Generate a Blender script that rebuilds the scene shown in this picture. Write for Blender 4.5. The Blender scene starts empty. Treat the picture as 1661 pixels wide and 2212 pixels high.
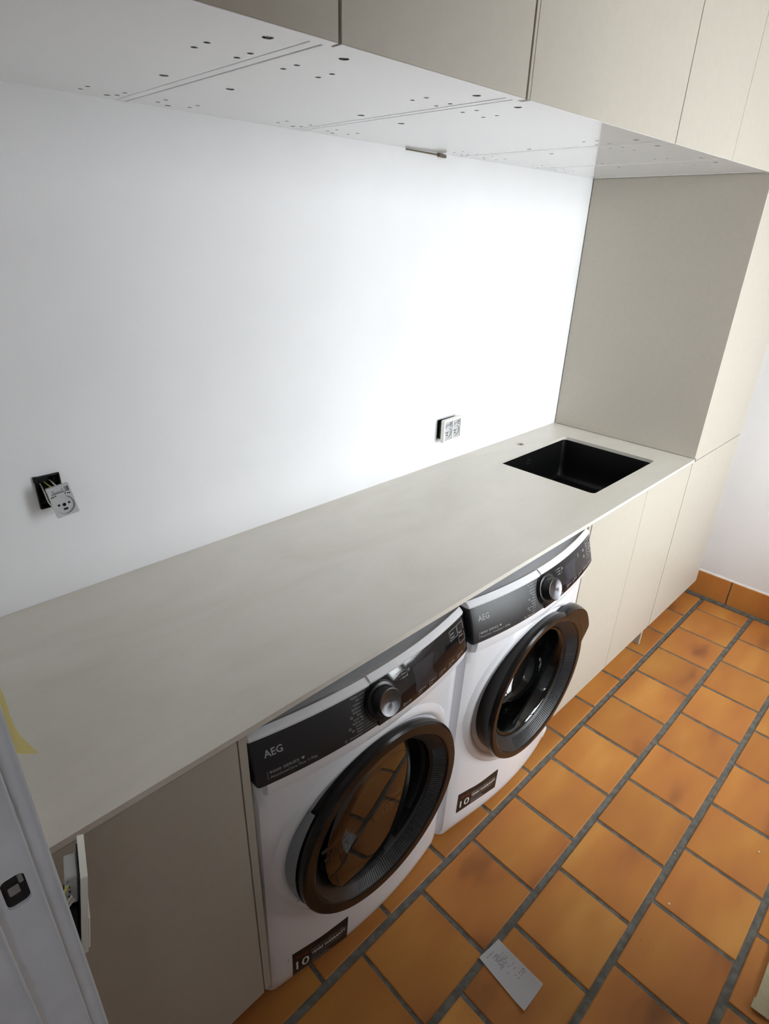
import bpy, bmesh, math, random
from mathutils import Vector, Matrix, geometry
random.seed(7)
R = math.radians
S = bpy.context.scene
COL = S.collection

# ------------------------------------------------------------------ camera
cam_d = bpy.data.cameras.new('camera')
cam = bpy.data.objects.new('camera', cam_d)
COL.objects.link(cam)
cam_d.sensor_fit = 'HORIZONTAL'
cam_d.sensor_width = 36.0
cam_d.lens = 1259.403 / 1661.0 * 36.0
cam_d.clip_start = 0.02
_r = Vector((0.71599154, -0.69753174, 0.02838264))
_u = Vector((0.28425851, 0.32843239, 0.90073818))
_f = Vector((0.63761525, 0.63685291, -0.43343415))
CAM = Vector((-0.360095, -1.300635, 1.687875))
M = Matrix((_r, _u, -_f)).transposed().to_4x4()
M.translation = CAM
cam.matrix_world = M
S.camera = cam

# ------------------------------------------------------------------ sky, daylight, exposure
world = bpy.data.worlds.new('overcast_sky')
S.world = world
world.use_nodes = True
_wn = world.node_tree.nodes
_bg = _wn['Background']
_bg.inputs['Color'].default_value = (0.94, 0.97, 1.0, 1)
_bg.inputs['Strength'].default_value = 15.8
# the window is a portal for the sky light
DX0, DX1, DZ0, DZ1, YF = 1.06, 2.24, 0.60, 2.30, -2.30
XS, YS = 1.01, -1.70                 # corner of the added unseen block that keeps light off the left fronts
_pl = bpy.data.lights.new('window_portal', 'AREA')
_pl.shape = 'RECTANGLE'
_pl.size, _pl.size_y = DX1 - DX0, DZ1 - DZ0
_pl.cycles.is_portal = True
_po = bpy.data.objects.new('window_portal', _pl)
COL.objects.link(_po)
_po.location = ((DX0 + DX1) / 2, YF - 0.13, (DZ0 + DZ1) / 2)
_po.rotation_euler = (R(90), 0, 0)
# added fill light behind the camera, brightens the door jamb
_hl = bpy.data.lights.new('jamb_fill_light', 'POINT')
_hl.energy = 5.5
_hl.color = (0.88, 0.94, 1.0)
_hl.shadow_soft_size = 0.14
_ho = bpy.data.objects.new('jamb_fill_light', _hl)
COL.objects.link(_ho)
_ho.location = (-1.05, -1.95, 2.25)
S.view_settings.view_transform = 'Standard'
S.view_settings.look = 'None'
S.view_settings.gamma = 1.0
S.view_settings.use_curve_mapping = False
S.view_settings.exposure = 0.0
S.cycles.max_bounces = 10
S.cycles.diffuse_bounces = 6

# ------------------------------------------------------------------ materials
def mat(name, col, rough=0.5, spec=0.5, metal=0.0, coat=0.0, noise=None, bump=None, coord='Object'):
    m = bpy.data.materials.new(name)
    m.use_nodes = True
    nt = m.node_tree
    b = nt.nodes['Principled BSDF']
    b.inputs['Base Color'].default_value = (*col, 1)
    b.inputs['Roughness'].default_value = rough
    b.inputs['Specular IOR Level'].default_value = spec
    b.inputs['Metallic'].default_value = metal
    b.inputs['Coat Weight'].default_value = coat
    b.inputs['Coat Roughness'].default_value = 0.05
    tc = nt.nodes.new('ShaderNodeTexCoord')
    if noise:
        col2, scale, detail, lo, hi = noise
        n = nt.nodes.new('ShaderNodeTexNoise')
        n.inputs['Scale'].default_value = scale
        n.inputs['Detail'].default_value = detail
        nt.links.new(tc.outputs[coord], n.inputs['Vector'])
        mr = nt.nodes.new('ShaderNodeMapRange')
        mr.inputs['From Min'].default_value = lo
        mr.inputs['From Max'].default_value = hi
        nt.links.new(n.outputs['Fac'], mr.inputs['Value'])
        mx = nt.nodes.new('ShaderNodeMix')
        mx.data_type = 'RGBA'
        mx.inputs['A'].default_value = (*col, 1)
        mx.inputs['B'].default_value = (*col2, 1)
        nt.links.new(mr.outputs['Result'], mx.inputs['Factor'])
        nt.links.new(mx.outputs['Result'], b.inputs['Base Color'])
    if bump:
        scale, strength, dist = bump
        n2 = nt.nodes.new('ShaderNodeTexNoise')
        n2.inputs['Scale'].default_value = scale
        n2.inputs['Detail'].default_value = 4
        nt.links.new(tc.outputs[coord], n2.inputs['Vector'])
        bp = nt.nodes.new('ShaderNodeBump')
        bp.inputs['Strength'].default_value = strength
        bp.inputs['Distance'].default_value = dist
        nt.links.new(n2.outputs['Fac'], bp.inputs['Height'])
        nt.links.new(bp.outputs['Normal'], b.inputs['Normal'])
    return m

M_WALL = mat('white_wall_paint', (0.81, 0.81, 0.825), 0.7, 0.3, noise=((0.79, 0.79, 0.805), 6, 3, .4, .7), bump=(320, .12, .002))
M_CEIL = mat('ceiling_paint', (0.82, 0.81, 0.79), 0.8, 0.2)
M_FRONT = mat('greige_laminate', (0.475, 0.438, 0.372), 0.42, 0.45, noise=((0.46, 0.424, 0.36), 60, 3, .35, .65), bump=(900, .05, .0005))
M_WHITE = mat('white_melamine', (0.84, 0.845, 0.85), 0.13, 0.5)
M_GAPSHADE = mat('painted_gap_shade', (0.10, 0.095, 0.085), 0.6, 0.3)  # dark tone for the shade in the gap behind the upper doors
M_HOLE = mat('dark_drill_hole', (0.035, 0.03, 0.028), 0.8, 0.2)
M_SCREW = mat('zinc_cam_screw', (0.42, 0.41, 0.40), 0.35, 0.5, 0.8)
M_APPL = mat('white_enamel', (0.80, 0.80, 0.83), 0.22, 0.5, coat=0.3)
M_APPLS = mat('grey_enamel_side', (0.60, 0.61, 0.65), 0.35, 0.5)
M_PANEL = mat('satin_black_plastic', (0.014, 0.014, 0.016), 0.42, 0.6)
M_PANELG = mat('gloss_black_glass', (0.008, 0.008, 0.010), 0.06, 0.45, coat=0.25)
M_DISP = mat('display_glass', (0.028, 0.028, 0.036), 0.10, 0.6)
M_RING = mat('dark_brown_gloss_plastic', (0.012, 0.0095, 0.0088), 0.20, 0.34)
M_RINGM = mat('black_matt_plastic', (0.018, 0.017, 0.018), 0.42, 0.5)
M_KNOB = mat('black_knob', (0.010, 0.010, 0.010), 0.28, 0.5)
M_KNOBF = mat('spun_metal_cap', (0.16, 0.16, 0.17), 0.30, 0.5, 0.9)
_b = M_KNOBF.node_tree.nodes['Principled BSDF']; _b.inputs['Anisotropic'].default_value = .85
_tg = M_KNOBF.node_tree.nodes.new('ShaderNodeTangent'); _tg.direction_type = 'RADIAL'; _tg.axis = 'Y'
M_KNOBF.node_tree.links.new(_tg.outputs[0], _b.inputs['Tangent'])
M_TXT = mat('pale_grey_print', (0.40, 0.41, 0.41), 0.5, 0.3)
M_TXTW = mat('white_print', (0.82, 0.82, 0.80), 0.5, 0.3)
M_TXTR = mat('red_print', (0.36, 0.055, 0.03), 0.5, 0.3)
M_STICK = mat('black_sticker', (0.018, 0.014, 0.012), 0.38, 0.4)
M_DRUM = mat('dark_drum', (0.05, 0.05, 0.052), 0.35, 0.5, 0.5)
M_GREYP = mat('smoky_grey_plastic', (0.22, 0.225, 0.24), 0.25, 0.5)
M_VENT = mat('pale_grille_plastic', (0.50, 0.42, 0.38), 0.5, 0.4)
M_RUBBER = mat('black_rubber', (0.015, 0.015, 0.015), 0.6, 0.3)
M_SINK = mat('black_composite', (0.0035, 0.0035, 0.0035), 0.42, 0.22, bump=(700, .15, .001))
M_GROUT = mat('grey_cement_grout', (0.125, 0.122, 0.106), 0.9, 0.2, noise=((0.20, 0.197, 0.178), 45, 6, .4, .7), bump=(140, .8, .004))
M_SOCK = mat('light_grey_plastic', (0.52, 0.53, 0.54), 0.4, 0.4)
M_SOCKW = mat('cream_white_plastic', (0.82, 0.81, 0.74), 0.35, 0.4)
M_BLACK = mat('black_plastic', (0.006, 0.006, 0.007), 0.45, 0.3)
M_LABEL = mat('grey_label', (0.30, 0.29, 0.28), 0.5, 0.3)
M_WIREW = mat('white_wire', (0.72, 0.70, 0.60), 0.4, 0.4)
M_WIREY = mat('yellow_green_wire', (0.60, 0.55, 0.16), 0.4, 0.4)
M_FRAME = mat('worn_grey_paint', (0.84, 0.86, 0.92), 0.55, 0.35, noise=((0.72, 0.74, 0.79), 9, 6, .42, .72), bump=(60, .25, .002))
M_FRAMEW = mat('worn_paint_edge', (0.80, 0.82, 0.84), 0.6, 0.3)
M_TAPE = mat('pale_yellow_tape', (0.93, 0.86, 0.50), 0.6, 0.25)
M_PAPER = mat('thermal_paper', (0.80, 0.80, 0.82), 0.6, 0.25)
M_INK = mat('faded_ink', (0.16, 0.16, 0.20), 0.7, 0.2)
M_CARD = mat('beige_cardboard', (0.47, 0.41, 0.27), 0.85, 0.2, noise=((0.41, 0.36, 0.24), 30, 5, .4, .7))
M_OLIVE = mat('dark_olive', (0.15, 0.13, 0.09), 0.6, 0.3)
M_CRUMB = mat('pale_plaster', (0.75, 0.72, 0.62), 0.9, 0.2)
M_PVC = mat('white_door_frame', (0.80, 0.80, 0.80), 0.35, 0.4)
M_TERR = mat('pale_paving', (0.42, 0.42, 0.40), 0.9, 0.2, noise=((0.34, 0.34, 0.33), 3, 4, .4, .7))
M_SKIRT = None

def stone_mat():
    m = mat('greige_stone_worktop', (0.44, 0.425, 0.365), 0.34, 0.5)
    nt = m.node_tree; b = nt.nodes['Principled BSDF']
    tc = nt.nodes.new('ShaderNodeTexCoord')
    mp = nt.nodes.new('ShaderNodeMapping'); mp.inputs['Scale'].default_value = (1.0, 2.2, 1)
    mp.inputs['Rotation'].default_value = (0, 0, R(12))
    nt.links.new(tc.outputs['Object'], mp.inputs['Vector'])
    n1 = nt.nodes.new('ShaderNodeTexNoise'); n1.inputs['Scale'].default_value = 2.6; n1.inputs['Detail'].default_value = 7
    n1.inputs['Roughness'].default_value = .62; n1.inputs['Distortion'].default_value = .6
    nt.links.new(mp.outputs['Vector'], n1.inputs['Vector'])
    cr = nt.nodes.new('ShaderNodeValToRGB'); e = cr.color_ramp.elements
    e[0].position = .33; e[0].color = (0.62, 0.59, 0.515, 1); e[1].position = .68; e[1].color = (0.71, 0.675, 0.61, 1)
    nt.links.new(n1.outputs['Fac'], cr.inputs['Fac'])
    # fine dark scratches and flecks
    n2 = nt.nodes.new('ShaderNodeTexNoise'); n2.inputs['Scale'].default_value = 26; n2.inputs['Detail'].default_value = 5; n2.inputs['Roughness'].default_value = .7
    nt.links.new(mp.outputs['Vector'], n2.inputs['Vector'])
    mr = nt.nodes.new('ShaderNodeMapRange'); mr.inputs['From Min'].default_value = .67; mr.inputs['From Max'].default_value = .76
    nt.links.new(n2.outputs['Fac'], mr.inputs['Value'])
    mm = nt.nodes.new('ShaderNodeMath'); mm.operation = 'MULTIPLY'; mm.inputs[1].default_value = .35
    nt.links.new(mr.outputs['Result'], mm.inputs[0])
    mx = nt.nodes.new('ShaderNodeMix'); mx.data_type = 'RGBA'; mx.inputs['B'].default_value = (0.30, 0.285, 0.25, 1)
    nt.links.new(mm.outputs[0], mx.inputs['Factor']); nt.links.new(cr.outputs['Color'], mx.inputs['A'])
    nt.links.new(mx.outputs['Result'], b.inputs['Base Color'])
    return m
M_STONE = stone_mat()

def tile_mat():
    m = mat('fired_clay_tile', (0.46, 0.205, 0.065), 0.45, 0.22)
    nt = m.node_tree; b = nt.nodes['Principled BSDF']; L = nt.links.new
    tc = nt.nodes.new('ShaderNodeTexCoord'); oi = nt.nodes.new('ShaderNodeObjectInfo')
    # each tile reads its own patch of the firing pattern
    vm = nt.nodes.new('ShaderNodeVectorMath'); vm.operation = 'SCALE'; vm.inputs[0].default_value = (37.0, 91.0, 53.0)
    L(oi.outputs['Random'], vm.inputs['Scale'])
    ad = nt.nodes.new('ShaderNodeVectorMath'); ad.operation = 'ADD'
    L(tc.outputs['Object'], ad.inputs[0]); L(vm.outputs['Vector'], ad.inputs[1])
    mp = nt.nodes.new('ShaderNodeMapping'); mp.inputs['Scale'].default_value = (2.6, 7.5, 1); mp.inputs['Rotation'].default_value = (0, 0, R(14))
    L(ad.outputs['Vector'], mp.inputs['Vector'])
    n = nt.nodes.new('ShaderNodeTexNoise'); n.inputs['Scale'].default_value = 1.0; n.inputs['Detail'].default_value = 2.5; n.inputs['Roughness'].default_value = .45
    L(mp.outputs['Vector'], n.inputs['Vector'])
    cr = nt.nodes.new('ShaderNodeValToRGB'); e = cr.color_ramp.elements
    e[0].position = .25; e[0].color = (0.235, 0.088, 0.032, 1)
    e[1].position = .72; e[1].color = (0.53, 0.245, 0.060, 1)
    q = e.new(.38); q.color = (0.412, 0.157, 0.042, 1)
    q = e.new(.56); q.color = (0.468, 0.194, 0.046, 1)
    L(n.outputs['Fac'], cr.inputs['Fac'])
    hs = nt.nodes.new('ShaderNodeHueSaturation'); hs.inputs['Saturation'].default_value = 1.0
    mr = nt.nodes.new('ShaderNodeMapRange'); mr.inputs['To Min'].default_value = .98; mr.inputs['To Max'].default_value = 1.20
    L(oi.outputs['Random'], mr.inputs['Value']); L(mr.outputs['Result'], hs.inputs['Value'])
    L(cr.outputs['Color'], hs.inputs['Color'])
    # small dark specks and stains of wear
    n2 = nt.nodes.new('ShaderNodeTexNoise'); n2.inputs['Scale'].default_value = 60; n2.inputs['Detail'].default_value = 3
    L(ad.outputs['Vector'], n2.inputs['Vector'])
    m2 = nt.nodes.new('ShaderNodeMapRange'); m2.inputs['From Min'].default_value = .70; m2.inputs['From Max'].default_value = .80; m2.inputs['To Max'].default_value = .4
    L(n2.outputs['Fac'], m2.inputs['Value'])
    mx = nt.nodes.new('ShaderNodeMix'); mx.data_type = 'RGBA'; mx.inputs['B'].default_value = (0.20, 0.095, 0.03, 1)
    L(m2.outputs['Result'], mx.inputs['Factor']); L(hs.outputs['Color'], mx.inputs['A'])
    L(mx.outputs['Result'], b.inputs['Base Color'])
    n3 = nt.nodes.new('ShaderNodeTexNoise'); n3.inputs['Scale'].default_value = 14; n3.inputs['Detail'].default_value = 3
    L(ad.outputs['Vector'], n3.inputs['Vector'])
    bp = nt.nodes.new('ShaderNodeBump'); bp.inputs['Strength'].default_value = .18; bp.inputs['Distance'].default_value = .006
    L(n3.outputs['Fac'], bp.inputs['Height']); L(bp.outputs['Normal'], b.inputs['Normal'])
    return m
M_TILE = tile_mat()

def glass_mat(name, tint, ior, rough=0.02):
    m = bpy.data.materials.new(name); m.use_nodes = True
    nt = m.node_tree; nt.nodes.clear(); L = nt.links.new
    o = nt.nodes.new('ShaderNodeOutputMaterial'); mx = nt.nodes.new('ShaderNodeMixShader')
    t = nt.nodes.new('ShaderNodeBsdfTransparent'); t.inputs['Color'].default_value = (*tint, 1)
    g = nt.nodes.new('ShaderNodeBsdfGlossy'); g.inputs['Roughness'].default_value = rough
    fr = nt.nodes.new('ShaderNodeFresnel'); fr.inputs['IOR'].default_value = ior
    L(fr.outputs['Fac'], mx.inputs['Fac']); L(t.outputs[0], mx.inputs[1]); L(g.outputs[0], mx.inputs[2]); L(mx.outputs[0], o.inputs['Surface'])
    return m
M_PANE = glass_mat('clear_pane', (0.97, 0.98, 0.98), 1.35)
M_DGLASS = glass_mat('tinted_mirror_door_glass', (0.55, 0.52, 0.50), 2.5)
M_BOWL = glass_mat('clear_door_bowl', (0.62, 0.66, 0.64), 1.75, 0.03)

# ------------------------------------------------------------------ mesh helpers
def obj(name, bm, m, parent=None, kind=None, label=None, sharp=34, local=False, mats=None):
    """link one mesh object; coordinates are world ones unless local"""
    bmesh.ops.recalc_face_normals(bm, faces=bm.faces[:])
    me = bpy.data.meshes.new(name)
    if parent is not None and not local:
        bmesh.ops.translate(bm, verts=bm.verts[:], vec=-Vector(ORG.get(parent.name, (0, 0, 0))))
    bm.to_mesh(me); bm.free()
    me.polygons.foreach_set('use_smooth', [True] * len(me.polygons))
    me.set_sharp_from_angle(angle=R(sharp))
    for mm in (mats or [m]): me.materials.append(mm)
    o = bpy.data.objects.new(name, me); COL.objects.link(o)
    if parent is not None:
        o.parent = parent
        ORG[o.name] = ORG.get(parent.name, (0, 0, 0))
    else:
        ORG[o.name] = (0, 0, 0)
    if kind: o['kind'] = kind
    if label: o['label'] = label
    return o
ORG = {}
def thing(name, label, cat, loc=(0, 0, 0), group=None):
    o = bpy.data.objects.new(name, None); o.empty_display_size = .05
    COL.objects.link(o); o.location = loc; ORG[o.name] = tuple(loc)
    o['label'] = label; o['category'] = cat
    if group: o['group'] = group
    return o
def tag(o, label, cat, group=None):
    o['label'] = label; o['category'] = cat
    if group: o['group'] = group
    return o
def B(): return bmesh.new()
def box(bm, x0, x1, y0, y1, z0, z1, bev=0.0, seg=2):
    t = bmesh.new()
    bmesh.ops.create_cube(t, size=1)
    bmesh.ops.scale(t, vec=(abs(x1 - x0), abs(y1 - y0), abs(z1 - z0)), verts=t.verts[:])
    bmesh.ops.translate(t, vec=((x0 + x1) / 2, (y0 + y1) / 2, (z0 + z1) / 2), verts=t.verts[:])
    if bev: bmesh.ops.bevel(t, geom=t.edges[:], offset=bev, segments=seg, affect='EDGES', profile=.5)
    merge(bm, t); return bm
def merge(bm, t):
    me = bpy.data.meshes.new('tmp'); t.to_mesh(me); t.free(); bm.from_mesh(me); bpy.data.meshes.remove(me)
def cyl(bm, c, axis, r, h, n=20, r2=None):
    """solid cylinder from c along axis for length h"""
    t = bmesh.new(); a = Vector(axis).normalized()
    bmesh.ops.create_cone(t, cap_ends=True, segments=n, radius1=r, radius2=r if r2 is None else r2, depth=h)
    q = a.to_track_quat('Z', 'Y').to_matrix().to_4x4(); q.translation = Vector(c) + a * h / 2
    bmesh.ops.transform(t, matrix=q, verts=t.verts[:]); merge(bm, t); return bm
def tube(bm, pts, r, n=8):
    P = [Vector(p) for p in pts]; rings = []
    for i, p in enumerate(P):
        d = (P[min(i + 1, len(P) - 1)] - P[max(i - 1, 0)]).normalized()
        u = d.orthogonal().normalized() if i == 0 else (pu - d * pu.dot(d)).normalized()
        pu = u; v = d.cross(u)
        rings.append([bm.verts.new(p + (u * math.cos(2 * math.pi * k / n) + v * math.sin(2 * math.pi * k / n)) * r) for k in range(n)])
    for a, b in zip(rings, rings[1:]):
        for k in range(n): bm.faces.new((a[k], a[(k + 1) % n], b[(k + 1) % n], b[k]))
    bm.faces.new(rings[0][::-1]); bm.faces.new(rings[-1]); return bm
def inpoly(p, poly):
    x, y = p; c = False; j = len(poly) - 1
    for i in range(len(poly)):
        xi, yi = poly[i]; xj, yj = poly[j]
        if (yi > y) != (yj > y) and x < (xj - xi) * (y - yi) / (yj - yi) + xi: c = not c
        j = i
    return c
def sheet(bm, outer, holes, f0, f1, grid=None):
    """flat outline with holes, mapped to a front surface f0 and a back surface f1: a closed slab"""
    vs = [Vector(p) for p in outer]; es = [(i, (i + 1) % len(outer)) for i in range(len(outer))]
    for h in holes:
        k = len(vs); vs += [Vector(p) for p in h]; es += [(k + i, k + (i + 1) % len(h)) for i in range(len(h))]
    if grid:
        xs = [p[0] for p in outer]; ys = [p[1] for p in outer]
        nx = int((max(xs) - min(xs)) / grid[0]); ny = int((max(ys) - min(ys)) / grid[1])
        for i in range(1, nx + 1):
            for j in range(1, ny + 1):
                p = (min(xs) + (i - .5) * grid[0], min(ys) + (j - .5) * grid[1])
                if inpoly(p, outer) and not any(inpoly(p, h) for h in holes): vs.append(Vector(p))
    ov, oe, of, *_ = geometry.delaunay_2d_cdt(vs, es, [], 0, 1e-6)
    tri = []
    for f in of:
        c = sum((ov[i] for i in f), Vector((0, 0))) / len(f)
        if inpoly(c, outer) and not any(inpoly(c, h) for h in holes): tri.append(list(f))
    a = [bm.verts.new(f0(v.x, v.y)) for v in ov]; b = [bm.verts.new(f1(v.x, v.y)) for v in ov]
    cnt = {}
    for f in tri:
        bm.faces.new([a[i] for i in f]); bm.faces.new([b[i] for i in reversed(f)])
        for i in range(len(f)):
            e = (f[i], f[(i + 1) % len(f)]); cnt.setdefault(tuple(sorted(e)), []).append(e)
    for e in cnt.values():
        if len(e) == 1:
            i, j = e[0]; bm.faces.new((a[j], a[i], b[i], b[j]))
    loose = [v for v in bm.verts if not v.link_faces]
    if loose: bmesh.ops.delete(bm, geom=loose, context='VERTS')
    return bm
def circ(cx, cy, r, n=24, a0=0.0): return [(cx + r * math.cos(a0 + 2 * math.pi * k / n), cy + r * math.sin(a0 + 2 * math.pi * k / n)) for k in range(n)]
def rrect(x0, x1, y0, y1, r, n=5):
    P = []
    for cx, cy, a in ((x1 - r, y1 - r, 0), (x0 + r, y1 - r, 90), (x0 + r, y0 + r, 180), (x1 - r, y0 + r, 270)):
        P += [(cx + r * math.cos(R(a + 90 * k / n)), cy + r * math.sin(R(a + 90 * k / n))) for k in range(n + 1)]
    return P
def rect(x0, x1, y0, y1): return [(x0, y0), (x1, y0), (x1, y1), (x0, y1)]
def lathe(bm, prof, cx, cz, n=72, y0=0.0, a0=0.0, a1=2 * math.pi):
    """profile of (radius, y) turned about a line parallel to y"""
    full = abs(a1 - a0 - 2 * math.pi) < 1e-6; rows = []
    for r, y in prof:
        rows.append([bm.verts.new((cx + r * math.cos(a0 + (a1 - a0) * k / n), y + y0, cz + r * math.sin(a0 + (a1 - a0) * k / n))) for k in range(n if full else n + 1)])
    for a, b in zip(rows, rows[1:]):
        for k in range(n):
            j = (k + 1) % len(a); bm.faces.new((a[k], a[j], b[j], b[k]))
    return rows
_txt = {}
def text_geo(s, bold=0.0):
    """a line of lettering as flat triangles, cap height 1, starting at x = 0"""
    if (s, bold) in _txt: return _txt[(s, bold)]
    c = bpy.data.curves.new('lettering', 'FONT'); c.body = s; c.offset = bold; c.resolution_u = 2
    o = bpy.data.objects.new('lettering', c); COL.objects.link(o)
    dg = bpy.context.evaluated_depsgraph_get(); me = bpy.data.meshes.new_from_object(o.evaluated_get(dg))
    V = [(v.co.x, v.co.y) for v in me.vertices]; F = [tuple(p.vertices) for p in me.polygons]
    bpy.data.objects.remove(o); bpy.data.curves.remove(c); bpy.data.meshes.remove(me)
    k = 1 / 0.70; x0 = min(v[0] for v in V) if V else 0
    V = [((x - x0) * k, y * k) for x, y in V]
    _txt[(s, bold)] = (V, F, max(v[0] for v in V) if V else 0)
    return _txt[(s, bold)]
def put_text(bm, s, u, v, cap, f, width=None, bold=0.0, right=False):
    V, F, w = text_geo(s, bold)
    sx = cap if width is None else width / w
    if right: u = u - w * sx
    vs = [bm.verts.new(f(u + x * sx, v + y * cap)) for x, y in V]
    for q in F:
        try: bm.faces.new([vs[i] for i in q])
        except ValueError: pass
    return w * sx
def put_bar(bm, u0, u1, v0, v1, f, n=1):
    a = [(bm.verts.new(f(u0 + (u1 - u0) * k / n, v0)), bm.verts.new(f(u0 + (u1 - u0) * k / n, v1))) for k in range(n + 1)]
    for p, q in zip(a, a[1:]): bm.faces.new((p[0], q[0], q[1], p[1]))
def put_line(bm, p, q, w, f):
    d = (Vector(q) - Vector(p)).normalized(); n = Vector((-d.y, d.x)) * w / 2
    c = [Vector(p) - n, Vector(q) - n, Vector(q) + n, Vector(p) + n]
    bm.faces.new([bm.verts.new(f(a.x, a.y)) for a in c])
def put_ring(bm, u, v, r, w, f, n=14):
    a = [bm.verts.new(f(u + r * math.cos(2 * math.pi * k / n), v + r * math.sin(2 * math.pi * k / n))) for k in range(n)]
    b = [bm.verts.new(f(u + (r - w) * math.cos(2 * math.pi * k / n), v + (r - w) * math.sin(2 * math.pi * k / n))) for k in range(n)]
    for k in range(n): bm.faces.new((a[k], a[(k + 1) % n], b[(k + 1) % n], b[k]))

# ------------------------------------------------------------------ main measures (metres)
ZC, CT = 0.9173, 0.013              # worktop height and thickness
D = 0.625                           # depth of worktop and fronts
ZU, ZTOP, ZCEIL = 1.8923, 2.50, 2.56
XL, XR = -0.335, 2.695              # side walls
XP = 2.030                          # left face of the tall cabinet
ZB = 0.1196                         # underside of the base doors
def structure(o): o['kind'] = 'structure'; return o

# ------------------------------------------------------------------ walls, ceiling
HS1 = rect(-0.092, -0.042, 1.136, 1.208)      # wall box openings
HS2 = rect(1.196, 1.288, 1.018, 1.086)
bm = B(); sheet(bm, rect(XL - .13, XR + .15, -.12, ZCEIL), [HS1, HS2], lambda x, z: (x, 0, z), lambda x, z: (x, .12, z))
structure(obj('wall_back', bm, M_WALL))
bm = B(); box(bm, XR, XR + .15, YF - .2, 0, -.12, ZCEIL); structure(obj('wall_right', bm, M_WALL))
DY0, DY1, DZH = -1.60, -0.80, 2.06            # doorway the picture is taken from
bm = B(); sheet(bm, [(YF - .2, -.12), (DY0 - .02, -.12), (DY0 - .02, DZH + .02), (DY1 + .02, DZH + .02), (DY1 + .02, -.12), (0, -.12), (0, ZCEIL), (YF - .2, ZCEIL)], [],
            lambda y, z: (XL, y, z), lambda y, z: (XL - .13, y, z))
structure(obj('wall_left', bm, M_WALL))
bm = B(); sheet(bm, rect(XL - .13, XR + .15, -.12, ZCEIL), [rect(DX0 - .05, DX1 + .05, DZ0 - .05, DZ1 + .05)], lambda x, z: (x, YF, z), lambda x, z: (x, YF - .2, z))
structure(obj('wall_front', bm, M_WALL))
bm = B(); box(bm, XL, XS, YF, YS, -.12, ZCEIL); structure(obj('added_light_blocker', bm, mat('dim_bounce_grey_brown', (0.42, 0.40, 0.38), .8, .2, noise=((0.38, 0.36, 0.34), 4, 4, .4, .7))))  # unseen block added to shade the left side, dull to cut the bounce
bm = B(); box(bm, XL - .13, XR + .15, YF - .2, .12, ZCEIL, ZCEIL + .1); structure(obj('ceiling', bm, M_CEIL))
# hallway behind the camera
bm = B(); box(bm, -1.95, -1.85, -2.7, -.1, -.12, ZCEIL); structure(obj('wall_hallway_far', bm, M_WALL))
bm = B(); box(bm, -1.85, XL - .13, -2.7, -2.6, -.12, ZCEIL); structure(obj('wall_hallway_south', bm, M_WALL))
bm = B(); box(bm, -1.85, XL - .13, -.2, -.1, -.12, ZCEIL); structure(obj('wall_hallway_north', bm, M_WALL))
bm = B(); box(bm, XL - .13, XL - .03, -2.6, YF - .2, -.12, ZCEIL); structure(obj('wall_hallway_corner', bm, M_WALL))
bm = B(); box(bm, -1.95, XL - .13, -2.6, -.1, ZCEIL, ZCEIL + .1); structure(obj('ceiling_hallway', bm, M_CEIL))
bm = B(); box(bm, -1.95, XL - .13, -2.6, -.1, -.12, -.004); structure(obj('floor_hallway', bm, mat('hall_boards', (0.30, 0.22, 0.15), .5)))
# terrace outside the glazed door
bm = B(); box(bm, -4, 8, -9, YF - .2, -.22, -.10); structure(obj('floor_terrace', bm, M_TERR))

# ------------------------------------------------------------------ tiled floor: grout bed with every tile
bm = B(); box(bm, XL - .13, XR, YF - .2, 0, -.12, -.0035)
floor = structure(obj('floor', bm, M_GROUT))
PX, PY, GX, GY = .2302, .2330, .0115, .0195
def tile_mesh(w, d, nm='tile'):
    t = B(); box(t, -w / 2, w / 2, -d / 2, d / 2, -.012, 0, .0022, 1)
    me = bpy.data.meshes.new(nm); t.to_mesh(me); t.free(); me.materials.append(M_TILE); return me
meshes = {}
def put_tile(x0, x1, y0, y1, i):
    key = (round(x1 - x0, 3), round(y1 - y0, 3))
    if key not in meshes: meshes[key] = tile_mesh(*key)
    o = bpy.data.objects.new('tile', meshes[key]); COL.objects.link(o); o.parent = floor
    o.location = ((x0 + x1) / 2 + random.uniform(-.001, .001), (y0 + y1) / 2 + random.uniform(-.001, .001), random.uniform(-.0007, .0004))
    o.rotation_euler = (random.uniform(-.003, .003), random.uniform(-.003, .003), random.uniform(-.004, .004))
for r in range(-2, 8):                        # row r lies between the long joints r-1 and r
    ya, yb = -.665 - PY * r - GY / 2, -.665 - PY * (r + 1) + GY / 2
    if yb < YF: yb = YF + .01
    if ya - yb < .03: continue
    if r <= -2: ya = min(ya, -.22)
    off = .125 if r % 2 else .0075
    k = -3
    while True:
        x0, x1 = off + PX * k + GX / 2, off + PX * (k + 1) - GX / 2; k += 1
        if x0 > 2.645: break
        if x1 < (XL + .03 if ya > YS else XS): continue
        if yb < YS and x0 < XS: x0 = max(x0, XS + .008) if ya < YS else x0
        x0, x1 = max(x0, XL + .012), min(x1, 2.652)
        if x1 - x0 < .02: continue
        put_tile(x0, x1, ya, yb, r)

# skirting tiles along the far wall
bm = B(); box(bm, XR - .0095, XR, YF, -.30, -.003, .131)
box(bm, XR - .040, XR - .006, YF, -.30, -.004, .0035, .0015, 1)
sk = structure(obj('baseboard_right', bm, M_GROUT))
y = -.62 + .1
for w in (.2455, .222, .222, .222, .222, .222):
    t = B(); box(t, -.005, .005, -(w - .006) / 2, (w - .006) / 2, -.0665, .0665, .0022, 2)
    me = bpy.data.meshes.new('tile'); t.to_mesh(me); t.free(); me.materials.append(M_TILE)
    o = bpy.data.objects.new('tile', me); COL.objects.link(o); o.parent = sk
    o.location = (XR - .008, y - w / 2, .0685); y -= w
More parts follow.
